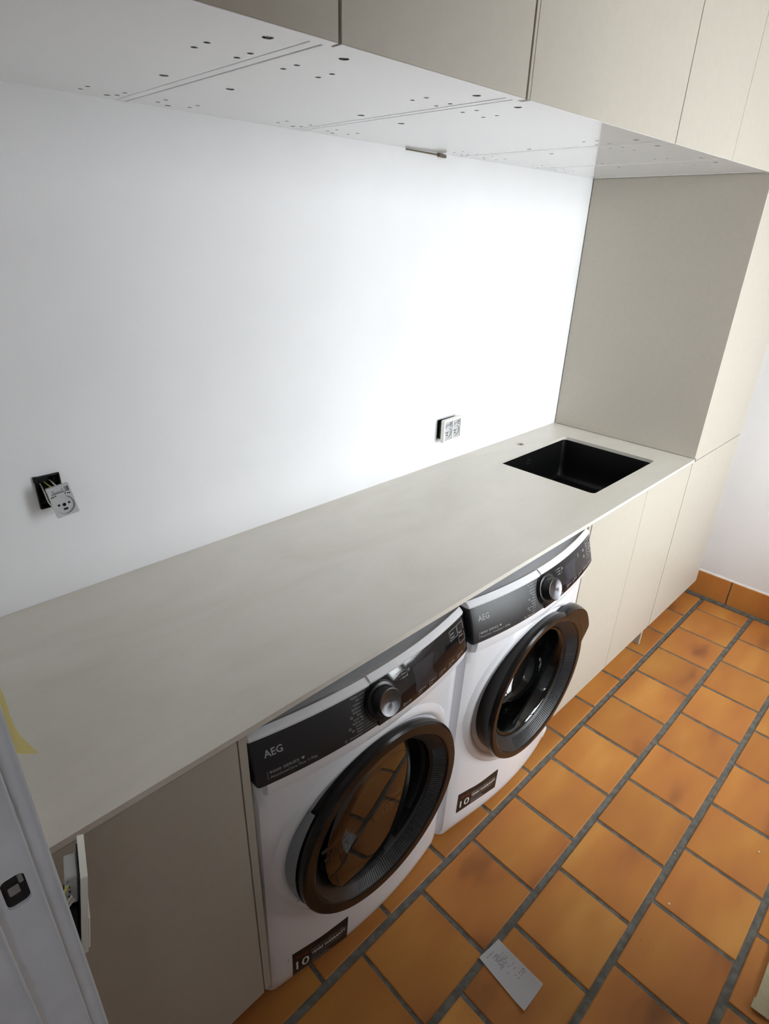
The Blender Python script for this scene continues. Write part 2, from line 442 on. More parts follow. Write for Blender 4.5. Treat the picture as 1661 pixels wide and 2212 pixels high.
# rough plaster edge above the skirting
bm = B(); pts = []
n = 60
for i in range(n + 1):
    yy = -.52 - 1.3 * i / n; h = .1375 + random.uniform(-.001, .003); d = random.uniform(.002, .006)
    pts.append([bm.verts.new((XR - .0005, yy, .133)), bm.verts.new((XR - d - .003, yy, .1345)), bm.verts.new((XR - d, yy, h)), bm.verts.new((XR - .0005, yy, h + .005))])
for a, b in zip(pts, pts[1:]):
    for k in range(3): bm.faces.new((a[k], a[k + 1], b[k + 1], b[k]))
    bm.faces.new((a[3], a[0], b[0], b[3]))
obj('plaster_edge', bm, M_WALL, sk)

# ------------------------------------------------------------------ window in the opposite wall
XM = (DX0 + DX1) / 2
bm = B()
sheet(bm, rect(DX0 - .05, DX1 + .05, DZ0 - .05, DZ1 + .05), [rect(DX0 + .02, XM - .03, DZ0 + .02, DZ1 - .02), rect(XM + .03, DX1 - .02, DZ0 + .02, DZ1 - .02)],
      lambda x, z: (x, YF - .06, z), lambda x, z: (x, YF - .12, z))
d2 = structure(obj('window_1', bm, M_PVC))
for x0, x1 in ((DX0 + .02, XM - .03), (XM + .03, DX1 - .02)):
    bm = B(); box(bm, x0, x1, YF - .093, YF - .087, DZ0 + .02, DZ1 - .02); obj('pane', bm, M_PANE, d2)
bm = B(); box(bm, DX0 - .08, DX1 + .08, YF - .058, YF + .06, DZ0 - .075, DZ0 - .0505, .004); obj('window_sill', bm, M_PVC, d2)

# ------------------------------------------------------------------ door frame beside the camera (no leaf hung)
XC = -.324                                     # room side face of the casing
bm = B(); box(bm, XL - .13, -.340, DY1, DY1 + .02, -.004, DZH + .02, .0012, 1)           # jamb board
hole = rrect(-.3705, -.3495, 1.070, 1.113, .006)
d1 = structure(obj('door_1', bm, M_FRAME))
bm = B(); box(bm, -.340, XC, DY1 + .0005, DY1 + .062, -.004, DZH + .06, .0022, 2); obj('casing', bm, M_FRAME, d1)
bm = B(); box(bm, XL - .13, -.381, DY1 - .013, DY1 - .0002, -.004, DZH, .0016, 2); obj('stop', bm, M_FRAME, d1)
bm = B(); box(bm, XL - .145, XL - .13, DY1 - .001, DY1 + .075, -.004, DZH + .06, .002, 2); obj('casing', bm, M_FRAME, d1)
# jamb facing plate with the latch hole cut through it
bm = B(); sheet(bm, rect(-.381, -.3405, .0, DZH - .004), [hole], lambda x, z: (x, DY1 - .0045, z), lambda x, z: (x, DY1 - .0004, z)); obj('jamb_face', bm, M_FRAME, d1)
bm = B(); sheet(bm, rrect(-.3703, -.3497, 1.0702, 1.1128, .006), [], lambda x, z: (x, DY1 - .0010, z), lambda x, z: (x, DY1 - .0003, z)); obj('latch_hole', bm, M_HOLE, d1)
bm = B(); box(bm, -.366, -.356, DY1 - .0032, DY1 - .0012, 1.086, 1.098, .001, 1); box(bm, -.3555, -.351, DY1 - .003, DY1 - .0012, 1.097, 1.110, .001, 1); obj('torn_filler', bm, M_LABEL, d1)
# worn pale arrises
bm = B()
for x in (-.3405, -.3815): box(bm, x - .0011, x + .0011, DY1 - (.0056 if x > -.36 else .0142), DY1 - .001, 0, DZH - .005, .0005, 1)
box(bm, XC - .0022, XC + .0004, DY1 - .0006, DY1 + .002, 0, DZH + .05, .0005, 1)
obj('worn_edge', bm, M_FRAMEW, d1)
bm = B(); box(bm, XL - .13, XC, DY0 - .02, DY0, -.004, DZH + .02, .002, 1); obj('jamb', bm, M_FRAME, d1)
bm = B(); box(bm, XL - .13, -.340, DY0 + .0002, DY1 - .0002, DZH, DZH + .019, .001, 1); obj('head_jamb', bm, M_FRAME, d1)
bm = B(); box(bm, -.3345, XC, DY0 - .06, DY1 - .001, DZH + .0005, DZH + .06, .002, 1); obj('casing', bm, M_FRAME, d1)

# ------------------------------------------------------------------ upper cabinets
def upper(name, label, x0, x1, d0, d1x, holes=True):
    t = thing(name, label, 'cabinet', ((x0 + x1) / 2, -.3, ZU), 'wall cabinets above the worktop')
    zc = ZU + .0025; yb = -.5980
    bm = B(); box(bm, x0 + .0008, x0 + .0168, -.0, yb, zc, ZTOP, .0006, 1); obj('side_panel', bm, M_WHITE, t)
    bm = B(); box(bm, x1 - .0168, x1 - .0008, -.0, yb, zc, ZTOP, .0006, 1); obj('side_panel', bm, M_WHITE, t)
    hs = []; big = []
    if holes:
        for dx in (.042, .106, -.032, -.095):
            xx = x0 + dx if dx > 0 else x1 + dx
            for yy in (-.484, -.451, -.081, -.048): hs.append((xx, yy, .0048))
        for dx, yy in ((.062, -.562), (.067, -.264), (.070, -.031), (-.058, -.563), (-.048, -.266), (-.044, -.033)):
            xx = x0 + dx if dx > 0 else x1 + dx; big.append((xx, yy, .0076 if yy < -.1 else .006))
    a, b = x0 + .0178, x1 - .0178
    bm = B()
    sheet(bm, rect(a, b, -.5974, -.0), [circ(x, y, r, 14) for x, y, r in hs + big], lambda x, y: (x, y, zc + .0006), lambda x, y: (x, y, zc + .0165))
    bp = obj('bottom_panel', bm, M_WHITE, t)
    for x, y, r in hs:
        bm = B(); lathe_z(bm, [(r, zc + .0012), (r, zc + .011), (0.0001, zc + .011)], x, y, 14); obj('drill_hole', bm, M_HOLE, bp)
    for x, y, r in big:
        bm = B(); lathe_z(bm, [(r, zc + .0012), (r, zc + .009), (0.0001, zc + .009)], x, y, 14); obj('drill_hole', bm, M_HOLE, bp)
        bm = B(); lathe_z(bm, [(r * .78, zc + .0085), (r * .78, zc + .0028), (r * .70, zc + .0022), (r * .2, zc + .0022), (r * .2, zc + .005), (.0001, zc + .005)], x, y, 14); obj('cam_screw', bm, M_SCREW, bp)
    bm = B(); box(bm, x0 + .001, x1 - .001, yb - .0006, yb - .0001, zc + .0002, zc + .016); obj('gap_shade_strip', bm, M_GAPSHADE, t, label='dark strip painted as the shade in the gap behind the door')  # strip coloured dark to draw the shadow line behind the door
    bm = B(); box(bm, x0 + .0178, x1 - .0178, -.012, -.003, zc + .02, ZTOP); obj('back_panel', bm, M_WHITE, t)
    bm = B(); box(bm, x0 + .0178, x1 - .0178, -.003, -.597, ZTOP - .016, ZTOP); obj('top_panel', bm, M_WHITE, t)
    if 'widest' in label:
        bm = B(); box(bm, d0, d0 + .0072, -.6062, -D, ZU - .0005, ZTOP, .0006, 1); obj('cover_strip', bm, M_FRONT, t); d0 += .0082
    bm = B(); box(bm, d0, d1x, -.6065, -D, ZU - .0005, ZTOP, .0008, 1); dr = obj('door', bm, M_FRONT, t)
    bm = B(); box(bm, d0 + .0006, d1x - .0006, -.6063, -D + .0006, ZU - .0010, ZU - .0004); obj('bottom_edge_band', bm, M_WHITE, dr, label='white lower edge of the door')
    return t
def lathe_z(bm, prof, cx, cy, n=14):
    rows = [[bm.verts.new((cx + r * math.cos(2 * math.pi * k / n), cy + r * math.sin(2 * math.pi * k / n), z)) for k in range(n)] for r, z in prof]
    for a, b in zip(rows, rows[1:]):
        for k in range(n): bm.faces.new((a[k], a[(k + 1) % n], b[(k + 1) % n], b[k]))
UX = [XL + .003, .2105, .622, 1.2225, 1.6285, XP - .001]
UD = [XL + .004, .2148, .6186, 1.2391, 1.6322, XP - .001]
UL = ['grey beige wall cabinet at the left end of the row, touching the left wall',
      'narrow grey beige wall cabinet, second from the left, above the dryer',
      'widest grey beige wall cabinet, over the plain stretch of worktop left of the sink',
      'narrow grey beige wall cabinet over the sink, second from the tall cabinet',
      'narrow grey beige wall cabinet right against the tall cabinet']
for i in range(5):
    g = .0022 if i < 3 else .0014
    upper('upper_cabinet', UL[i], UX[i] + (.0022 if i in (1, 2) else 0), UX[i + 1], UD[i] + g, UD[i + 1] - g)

# ------------------------------------------------------------------ tall cabinet at the far end
t = thing('tall_cabinet', 'tall grey beige cabinet with a large bare side panel, at the far right end', 'cabinet', (2.3, -.3, 0))
bm = B(); box(bm, 2.0225, 2.0375, -.004, -.604, 0.0015, ZC - CT - .001, .0006, 1); box(bm, XP, XP + .0155, -.004, -D + .0003, ZC + .0008, ZU + .001, .0006, 1); box(bm, XP + .0005, XP + .0155, -.004, -.604, ZU + .001, ZTOP)
obj('side_panel', bm, M_FRONT, t)
bm = B(); box(bm, 2.582, 2.597, -.004, -.604, ZB + .001, ZTOP); obj('side_panel', bm, M_FRONT, t)
for z0, nm in ((.13, 'bottom_panel'), (.895, 'shelf'), (ZTOP - .017, 'top_panel')):
    bm = B(); box(bm, 2.0465, 2.5815, -.01, -.60, z0, z0 + .016); obj(nm, bm, M_WHITE, t)
bm = B(); box(bm, 2.0222, 2.5944, -.6065, -D, ZB, ZC - CT - .0016, .0008, 1); obj('door', bm, M_FRONT, t, label='lower door of the tall cabinet')
bm = B(); box(bm, XP + .0160, 2.5990, -.6080, -D, ZC - CT + .0014, ZTOP, .0008, 1); obj('door', bm, M_FRONT, t, label='upper door of the tall cabinet')
bm = B(); box(bm, 2.5975, XR - .001, -.05, -.585, .16, ZTOP); obj('filler_strip', bm, M_FRONT, t)

# ------------------------------------------------------------------ base cabinets
def leg(t, x, y):
    bm = B(); cyl(bm, (x, y, .0008), (0, 0, 1), .024, .008, 20); cyl(bm, (x, y, .0088), (0, 0, 1), .015, .112, 16); obj('leg', bm, M_BLACK, t)
t = thing('base_cabinet', 'single door grey beige base cabinet left of the dryer', 'cabinet', (-.17, -.3, 0))
bm = B(); box(bm, XL + .002, XL + .018, -.004, -.602, ZB + .002, ZC - CT - .001); box(bm, XL + .018, -.0345, -.004, -.602, ZB + .002, ZB + .018); box(bm, -.0345, -.0185, -.004, -.602, ZB + .002, ZC - CT - .001); box(bm, XL + .018, -.0345, -.004, -.012, ZB + .018, ZC - CT - .001)
obj('carcass', bm, M_WHITE, t)
bm = B(); box(bm, XL + .003, -.0200, -.6050, -.6240, ZB, ZC - CT - .004, .0008, 1); obj('door', bm, M_FRONT, t)
bm = B(); box(bm, -.0165, -.0005, -.004, -.6220, ZB + .001, ZC - CT - .001, .0006, 1); obj('end_panel', bm, M_FRONT, t)
for x in (-.30, -.06):
    for y in (-.08, -.52): leg(t, x, y)
t = thing('sink_cabinet', 'two door grey beige base cabinet under the sink, right of the washing machine', 'cabinet', (1.6, -.3, 0))
bm = B(); box(bm, 1.216, 1.232, -.004, -.602, ZB + .002, ZC - CT - .001); box(bm, 2.004, 2.0205, -.004, -.602, ZB + .002, ZC - CT - .001); box(bm, 1.232, 2.004, -.004, -.602, ZB + .002, ZB + .018); box(bm, 1.232, 2.004, -.004, -.012, ZB + .018, ZC - CT - .001)
obj('carcass', bm, M_WHITE, t)
bm = B(); box(bm, 1.2005, 1.2145, -.004, -.6220, ZB + .001, ZC - CT - .001, .0006, 1); obj('end_panel', bm, M_FRONT, t)
bm = B(); box(bm, 1.2165, 1.6076, -.6050, -.6240, ZB, ZC - CT - .004, .0008, 1); obj('door', bm, M_FRONT, t)
bm = B(); box(bm, 1.6102, 2.0195, -.6050, -.6240, ZB, ZC - CT - .004, .0008, 1); obj('door', bm, M_FRONT, t)
for x in (1.30, 1.92):
    for y in (-.08, -.50): leg(t, x, y)

# ------------------------------------------------------------------ worktop and sink
SX0, SX1, SY0, SY1 = 1.400, 1.886, -.528, -.138
cut = rrect(SX0, SX1, SY0, SY1, .016, 6)
bm = B(); sheet(bm, rect(XL + .001, XP - .0005, -D - .001, -.0005), [cut, circ(1.644, -.072, .0165, 24)], lambda x, y: (x, y, ZC), lambda x, y: (x, y, ZC - CT))
bmesh.ops.recalc_face_normals(bm, faces=bm.faces[:])
wt = obj('worktop', bm, M_STONE); tag(wt, 'long thin grey beige stone worktop over the cabinets and machines', 'worktop')
bm = B(); lathe_z(bm, [(.0166, ZC - CT - .001), (.0166, ZC - .030), (.0001, ZC - .030)], 1.644, -.072, 20); obj('tap_hole', bm, M_OLIVE, wt)
t = thing('sink', 'black square sink set into the worktop beside the tall cabinet', 'sink', (1.64, -.333, ZC))
def ring_pts(off, z, rr, n=6): return [(x, y, z) for x, y in rrect(SX0 + off, SX1 - off, SY0 + off, SY1 - off, rr, n)]
prof = [(-.020, ZC - CT - .0006, .02), (-.002, ZC - CT - .0006, .018), (-.001, ZC - .022, .018), (.003, .80, .022), (.006, .752, .026), (.012, .740, .030), (.024, .7345, .036), (.20, .728, .05)]
bm = B(); rows = []
for off, z, rr in prof: rows.append([bm.verts.new(p) for p in ring_pts(off, z, min(rr, .19))])
for a, b in zip(rows, rows[1:]):
    for k in range(len(a)): bm.faces.new((a[k], a[(k + 1) % len(a)], b[(k + 1) % len(a)], b[k]))
bm.faces.new(rows[-1]); obj('bowl', bm, M_SINK, t, sharp=50)
bm = B(); cyl(bm, (1.643, -.333, .7282), (0, 0, 1), .045, .003, 28); cyl(bm, (1.643, -.333, .7312), (0, 0, 1), .030, .003, 28, .024); obj('drain', bm, M_BLACK, t)
bm = B(); sheet(bm, rrect(1.598, 1.634, .858, .876, .0088, 6), [rrect(1.601, 1.631, .861, .873, .0058, 6)], lambda x, z: (x, SY1 - .0030, z), lambda x, z: (x, SY1 + .002, z)); obj('overflow', bm, M_RINGM, t)

# ------------------------------------------------------------------ tumble dryer and washing machine
MW = .594
def machine(kind, ox, oy, oz, skew, label, name):
    dry = kind == 'dryer'; MW = .594 if dry else .5885
    t = thing(name, label, 'dryer' if dry else 'washing machine', (ox + MW / 2, oy - .3, 0))
    u_ = lambda x: (x - MW / 2) / (MW / 2)
    arch = lambda x: 1 - min(1, abs(u_(x))) ** 2
    def endr(x, r):                       # rounded ends in plan
        e = min(x, MW - x)
        return 0 if e >= r else r - math.sqrt(max(0, r * r - (r - e) ** 2))
    def yb(x, z=.3): return -(.598 + .017 * max(0, min(1, (z - .05) / .65)) + .040 * arch(x) + skew * x / MW) + endr(max(0, min(MW, x)), .022)
    W = lambda x, y, z: (ox + x, oy + y, z)
    zb = lambda x: ZP0 + (.008 if dry else .014) * max(0, x / MW) ** 1.5
    CXD, CZD = (.2960, .472) if dry else (.2970, .486)
    # body: bowed front with the round opening, sides, lid, back
    ZL = .012
    def chamf(z): return .026 * max(0, (.062 - z) / .050) ** 1.7
    bm = B()
    xs = [0, .0015, .004, .008, .013, .018, .022] ; 
    outer = [(x, ZL) for x in xs] + [(.022 + (MW - .044) * k / 24, ZL) for k in range(1, 24)] + [(MW - x, ZL) for x in reversed(xs)]
    outer = outer + [(x, .80) for x, z in reversed(outer)]
    hol = circ(CXD, CZD, .205, 64)
    sheet(bm, outer, [hol], lambda x, z: W(x, yb(x, z) + chamf(z) * (.35 + .65 * arch(x)), z), lambda x, z: W(x, -.555, z), (.018, .018))
    bdy = obj('body', bm, M_APPL, t, sharp=40)
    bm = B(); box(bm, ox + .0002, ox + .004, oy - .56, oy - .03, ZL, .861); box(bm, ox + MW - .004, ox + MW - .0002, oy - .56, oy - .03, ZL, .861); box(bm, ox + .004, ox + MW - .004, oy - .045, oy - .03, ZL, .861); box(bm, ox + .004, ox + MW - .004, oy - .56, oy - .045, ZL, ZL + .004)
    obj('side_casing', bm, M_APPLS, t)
    bm = B(); rows = []
    for x in [.0005, .004, .012] + [.012 + (MW - .024) * k / 30 for k in range(1, 30)] + [MW - .012, MW - .004, MW - .0005]:
        yf = -(.596 + .034 * arch(x) + skew * x / MW) + endr(x, .012)
        rows.append([bm.verts.new(W(x, yf, .8615)), bm.verts.new(W(x, yf, .8720)), bm.verts.new(W(x, -.03, .8720)), bm.verts.new(W(x, -.03, .8615))])
    for a, b in zip(rows, rows[1:]):
        for k in range(4): bm.faces.new((a[k], a[(k + 1) % 4], b[(k + 1) % 4], b[k]))
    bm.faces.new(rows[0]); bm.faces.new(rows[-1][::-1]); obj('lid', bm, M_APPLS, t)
    # control panel: leans back, bows outward
    ZP0, ZP1 = .768, .861
    def py(x, z): return -(.6330 - .0250 * max(0, (z - ZP0) / (ZP1 - ZP0)) ** 1.6 + .034 * arch(x) + skew * x / MW) + endr(max(0, min(MW, x)), .006)
    xs2 = [0, .0006, .0018, .0035, .006]
    cols = xs2 + [.006 + (MW - .012) * k / 36 for k in range(1, 36)] + [MW - x for x in reversed(xs2)]
    def slab(x_list, z0, z1, off, back, nz=7):
        bm = B(); rows = []
        for x in x_list:
            rows.append([bm.verts.new(W(x, py(x, zb(x) + (z1 - zb(x)) * j / nz) - off, zb(x) + (z1 - zb(x)) * j / nz)) for j in range(nz + 1)] + [bm.verts.new(W(x, back, z1)), bm.verts.new(W(x, back, zb(x)))])
        m = nz + 3
        for a, b in zip(rows, rows[1:]):
            for k in range(m): bm.faces.new((a[k], a[(k + 1) % m], b[(k + 1) % m], b[k]))
        bm.faces.new(rows[0]); bm.faces.new(rows[-1][::-1]); return bm
    pan = obj('control_panel', slab(cols, ZP0, ZP1, 0, -.566), M_PANEL, t, sharp=40)
    KX, KZ, KR = .2820, .8240, .042
    def on(off): return lambda x, z: W(x, py(x, z) - off, z)
    # glossy right hand part with a round left end about the knob
    arcp = [(KX + KR * 1.06 * math.cos(R(a)), KZ + KR * 1.06 * math.sin(R(a))) for a in range(112, 249, 8)]
    outl = [(KX - .018, ZP1 + .004)] + arcp + [(KX - .017, zb(KX) - .0008)] + [(q * MW, zb(q * MW) - .0008) for q in (.55, .62, .69, .76, .83, .9, .96)] + [(MW - .003, zb(MW) - .0008), (MW - .003, ZP1 + .004), (MW * .9, ZP1 + .004), (MW * .75, ZP1 + .004), (MW * .62, ZP1 + .004)]
    bm = B(); sheet(bm, outl, [], on(.0035), on(-.002), (.013, .014)); gl = obj('touch_panel', bm, M_PANELG, pan, sharp=40)
    bm = B(); sheet(bm, rrect(.378, .452, .786, .846, .002, 2), [], on(.0040), on(.0030), (.013, .014)); obj('display', bm, M_DISP, pan, label='unlit grey display')
    # white top trim, stepped over the glossy part, and the proud band underneath
    def trim(x_list, zlow, out, back):
        bm = B(); rows = []
        for x in x_list:
            yf = py(x, zlow) - out
            rows.append([bm.verts.new(W(x, yf, zlow)), bm.verts.new(W(x, yf - .0004, zlow + .005)), bm.verts.new(W(x, yf + .0022, zlow + .0075)), bm.verts.new(W(x, yf + .0125, .8765 + (.003 if out > .003 else 0))), bm.verts.new(W(x, yf + .0145, .8740)), bm.verts.new(W(x, -.575, zlow))])
        for a, b in zip(rows, rows[1:]):
            for k in range(6): bm.faces.new((a[k], a[(k + 1) % 6], b[(k + 1) % 6], b[k]))
        bm.faces.new(rows[0]); bm.faces.new(rows[-1][::-1]); return bm
    nx = KX - .020
    left = [x for x in cols if x < nx] + [nx]; right = [nx + .0004] + [x for x in cols if x > nx + .002]
    bm = trim(left, ZP1 + .0004, .0012, 0); merge(bm, trim(right, ZP1 + .0046, .0042, 0)); obj('top_trim', bm, M_APPL, t, sharp=38)
    bm = B(); rows = []; xb = [.018, .020] + [.03 + (MW - .04) * k / 30 for k in range(30)] + [MW - .008, MW - .004]
    for x in xb:
        z0 = zb(x); yf = py(x, z0) + .0012; yl = yb(x, z0 - .04)
        rows.append([bm.verts.new(W(x, yf, z0 - .0008)), bm.verts.new(W(x, yf + .0004, z0 - .016)), bm.verts.new(W(x, yf + .0035, z0 - .032)), bm.verts.new(W(x, yl - .0005, z0 - .0400)), bm.verts.new(W(x, -.57, z0 - .03)), bm.verts.new(W(x, -.57, z0 - .0008))])
    for a, b in zip(rows, rows[1:]):
        for k in range(6): bm.faces.new((a[k], a[(k + 1) % 6], b[(k + 1) % 6], b[k]))
    bm.faces.new(rows[0]); bm.faces.new(rows[-1][::-1]); obj('front_band', bm, M_APPL, t, sharp=30)
    # knob, turned about the leaning panel normal
    kt = B(); rows = lathe(kt, [(.0400, .004), (.0400, -.001), (.0378, -.0025), (.0318, -.003), (.0316, -.004), (.0308, -.0225), (.0300, -.0245), (.0288, -.0250), (.0001, -.0250)], 0, 0, 48)
    tilt = Matrix.Rotation(-R(19), 4, 'X'); ctr = Vector(W(KX, py(KX, KZ) - .0040, KZ))
    bmesh.ops.transform(kt, matrix=Matrix.Translation(ctr) @ tilt, verts=kt.verts[:]); kn = obj('knob', kt, M_KNOB, t, sharp=40)
    kt = B(); lathe(kt, [(.0286, -.0248), (.0280, -.0260), (.0272, -.0256), (.0001, -.0250)], 0, 0, 48)
    bmesh.ops.transform(kt, matrix=Matrix.Translation(ctr) @ tilt, verts=kt.verts[:]); obj('knob_cap', kt, M_KNOBF, kn, label='spun grey metal cap of the knob')
    # lettering on the panel
    f = on(.0006); fg = on(.0042)
    bm = B(); put_text(bm, 'AEG', .022, .8245, .0138, f, width=.0355, bold=.010); obj('brand_lettering', bm, M_TXT, pan)
    bm = B(); put_bar(bm, .0205, .0211, .7785, .7975, f)
    if dry:
        w = put_text(bm, '9000 SERIES', .0245, .7905, .0056, f, width=.058, bold=.006); put_text(bm, 'AbsoluteCare Plus 1-9kg', .0245, .7805, .0056, f, width=.094)
    else:
        w = put_text(bm, '8000 SERIES', .0245, .7905, .0056, f, width=.058, bold=.006); put_text(bm, 'PowerCare . AutoDose 1-10/9kg', .0245, .7805, .0054, f, width=.100)
    wx = .0245 + w + .008                                              # small radio wave mark
    bm.faces.new([bm.verts.new(f(*p)) for p in ((wx, .7900), (wx - .0036, .7946), (wx - .0021, .7957), (wx, .7961), (wx + .0021, .7957), (wx + .0036, .7946))])
    obj('model_lettering', bm, M_TXT, pan)
    names = ['MixDry', 'Eco', 'Cottons', 'Synthetics', 'Delicates', 'Wool', 'Quick 3kg', 'Bedlinen XL', 'Outdoor', 'Hygiene', 'Denim', 'Down Jackets'] if dry else \
            ['Eco 40-60', 'Cottons', 'Synthetics', 'Delicates', 'Wool', 'Quick', 'Outdoor', 'Hygiene', 'Anti-allergy', 'Duvet', 'Denim', 'Machine clean']
    bm = B(); nn = len(names)
    for i, s in enumerate(names):
        z = .8535 - i * .0071; dz = (z + .002 - KZ) / KR
        xe = KX - KR * 1.10 * math.sqrt(max(.02, 1 - min(.97, abs(dz) * .82) ** 2))
        xr = .2300 - .008 * abs(dz) ** 1.5 + .004
        xr = min(xr, xe - .006)
        put_text(bm, s, xr, z, .0040, f, width=None, right=True); put_bar(bm, xr + .002, xe - .001, z + .0016, z + .0021, f)
        if i in (5, 8, 9, 11):
            put_ring(bm, xr - (.026 if i in (5, 9) else .034 if i == 8 else .041), z + .002, .0028, .0010, f, 10)
    obj('program_lettering', bm, M_TXT, pan)
    bm = B()
    for i, s in enumerate(('Sports', 'Heavy', 'Special') if dry else ('Steam', 'Rinse', 'Spin')):
        z = .8520 - i * .0070; put_bar(bm, .330 + i * .004, .339 + i * .002, z + .0016, z + .0022, fg); put_text(bm, s, .3420 + i * .0015, z, .0040, fg)
    put_bar(bm, .3610, .3616, .837, .857, fg); put_ring(bm, .367, .848, .003, .001, fg, 10)
    put_ring(bm, .339, .7805, .0036, .0011, fg, 12); put_text(bm, 'On/Off', .345, .7788, .0038, fg)
    for i, s in enumerate(('Dryness', 'Time', 'Anticrease', 'Delay', 'Options')):
        x = .386 + i * .038; zz = zb(x + .015) - ZP0; put_bar(bm, x, x + .0006, .7725 + zz, .7845 + zz, fg); put_text(bm, s, x + .004, .7800 + zz, .0034, fg, width=.021); put_text(bm, 'level', x + .004, .7750 + zz, .0028, fg)
    def frame(x0, x1, z0, z1):
        for a in ((x0, x1, z0, z0 + .0007), (x0, x1, z1 - .0007, z1), (x0, x0 + .0007, z0, z1), (x1 - .0007, x1, z0, z1)): put_bar(bm, *a, fg, 3)
    if dry:
        frame(.520, .552, .834, .856); put_text(bm, 'Extra', .524, .846, .0045, fg); put_text(bm, 'Silent', .524, .838, .0045, fg)
        frame(.554, .580, .812, .856); put_text(bm, 'Start', .557, .834, .0050, fg); put_text(bm, 'Pause', .557, .826, .0050, fg)
    else:
        frame(.532, .556, .838, .862); put_text(bm, 'Extra', .535, .851, .0045, fg); put_text(bm, 'Rinse', .535, .844, .0045, fg)
        frame(.532, .556, .812, .836); put_text(bm, 'Time', .535, .826, .0045, fg); put_text(bm, 'Save', .535, .819, .0045, fg)
        frame(.558, .582, .820, .862); put_text(bm, 'Start', .561, .842, .0050, fg); put_text(bm, 'Pause', .561, .834, .0050, fg)
        put_bar(bm, .470, .472, .840, .852, fg); put_text(bm, '4.5', .505, .842, .0065, fg, bold=.02); put_ring(bm, .511, .827, .004, .0016, fg)
    obj('touch_lettering', bm, M_TXT, pan)

    # the round door
    YD = -.684
    side = [(.205, -.590), (.222, -.602), (.228, -.625), (.235, -.648), (.2435, -.669), (.2420, -.679), (.2370, YD)] if dry else \
           [(.205, -.590), (.222, -.600), (.228, -.625), (.229, -.650), (.2350, -.670), (.2335, -.679), (.2290, YD)]
    inn = [(.2155, YD), (.2120, YD + .0015), (.2100, YD + .005), (.1820, -.6540), (.1790, -.6500), (.1770, -.628)]
    bm = B(); lathe(bm, side + inn, ox + CXD, CZD, 96, oy)
    dr = obj('door', bm, M_RING, t, sharp=16, label='black glossy round door')
    bm = B(); lathe(bm, [(.2102, YD + .0040), (.1822, -.6548), (.1795, -.6512)], ox + CXD, CZD, 96, oy); obj('funnel_ring', bm, M_RINGM, dr, label='matt black inner ring of the door')
    # fine radial ribs round the lower right of the funnel
    bm = B()
    for k in range(78):
        a = R(22 - k * 1.75); ca, sa = math.cos(a), math.sin(a); hw = .0013
        tr = math.sin(math.pi * (k + 1) / 79) ** .35
        vs = []
        for r, y, h in ((.2085, YD + .0062, .0004), (.1850, -.6570, .0018 * tr)):
            for s in (-1, 1): vs.append(bm.verts.new((ox + CXD + r * ca - s * hw * sa, oy + y - .0002, CZD + r * sa + s * hw * ca)))
            vs.append(bm.verts.new((ox + CXD + (r - h) * ca, oy + y - h - .0012, CZD + (r - h) * sa)))
        for q in ((0, 2, 5, 3), (2, 1, 4, 5)): bm.faces.new([vs[i] for i in q])
        bm.faces.new((vs[0], vs[1], vs[2])); bm.faces.new((vs[3], vs[5], vs[4]))
    obj('rib', bm, M_RINGM, dr, kind='stuff')
    if dry:
        bm = B(); rows = lathe(bm, [(.1785, -.6500), (.176, -.6525), (.120, -.6545), (.060, -.6552), (.0001, -.6554)], ox + CXD, CZD, 72, oy)
        for v in bm.verts: v.co.y += (v.co.z - CZD) * .05 + (v.co.x - ox - CXD) * .15
        obj('glass', bm, M_DGLASS, dr, sharp=60, label='flat dark mirror glass of the door')
        bm = B(); lathe(bm, [(.1765, -.640), (.172, -.58), (.168, -.45), (.10, -.44), (.0001, -.44)], ox + CXD, CZD, 48, oy); obj('drum', bm, M_DRUM, t)
        # lint filter with slotted grilles seen through the glass
        ft = B()
        for sx in (-1, 1):
            for k in range(9):
                x = CXD + sx * (.055 + .0085 * k); h = .030 - abs(k - 4) * .0035
                box(ft, ox + x - .0022, ox + x + .0022, oy - .606, oy - .601, CZD - .128 - h * .2, CZD - .128 + h * .8, .0008, 1)
        box(ft, ox + CXD - .135, ox + CXD + .135, oy - .600, oy - .592, CZD - .142, CZD - .138); box(ft, ox + CXD - .13, ox + CXD + .13, oy - .603, oy - .597, CZD - .092, CZD - .089)
        box(ft, ox + CXD - .028, ox + CXD + .028, oy - .606, oy - .602, CZD - .128, CZD - .104, .002, 1)
        obj('lint_filter', ft, M_VENT, t)
        bm = B(); lathe(bm, [(.226, -.612), (.240, -.618), (.2425, -.645), (.2385, -.658), (.232, -.650)], ox + CXD - .006, CZD - .002, 40, oy, R(140), R(238)); obj('hinge_cover', bm, M_GREYP, dr, label='smoky grey rear shell on the left of the door')
        bm = B(); box(bm, ox + CXD - .2415, ox + CXD - .230, oy - .6455, oy - .644, CZD - .03, CZD - .0285); box(bm, ox + CXD - .236, ox + CXD - .224, oy - .6455, oy - .644, CZD - .095, CZD - .0935)
        obj('shell_notch', bm, M_TXT, dr)
    else:
        bm = B(); lathe(bm, [(.1790, -.6490), (.176, -.6530), (.171, -.6525), (.166, -.6440), (.158, -.610), (.150, -.570), (.138, -.552), (.110, -.538), (.06, -.532), (.0001, -.530)], ox + CXD, CZD, 72, oy)
        obj('glass', bm, M_BOWL, dr, sharp=60, label='deep clear bowl glass of the door')
        bm = B(); lathe(bm, [(.1765, -.640), (.176, -.60), (.172, -.56), (.19, -.52), (.20, -.30), (.0001, -.29)], ox + CXD, CZD, 48, oy); obj('drum', bm, M_DRUM, t)
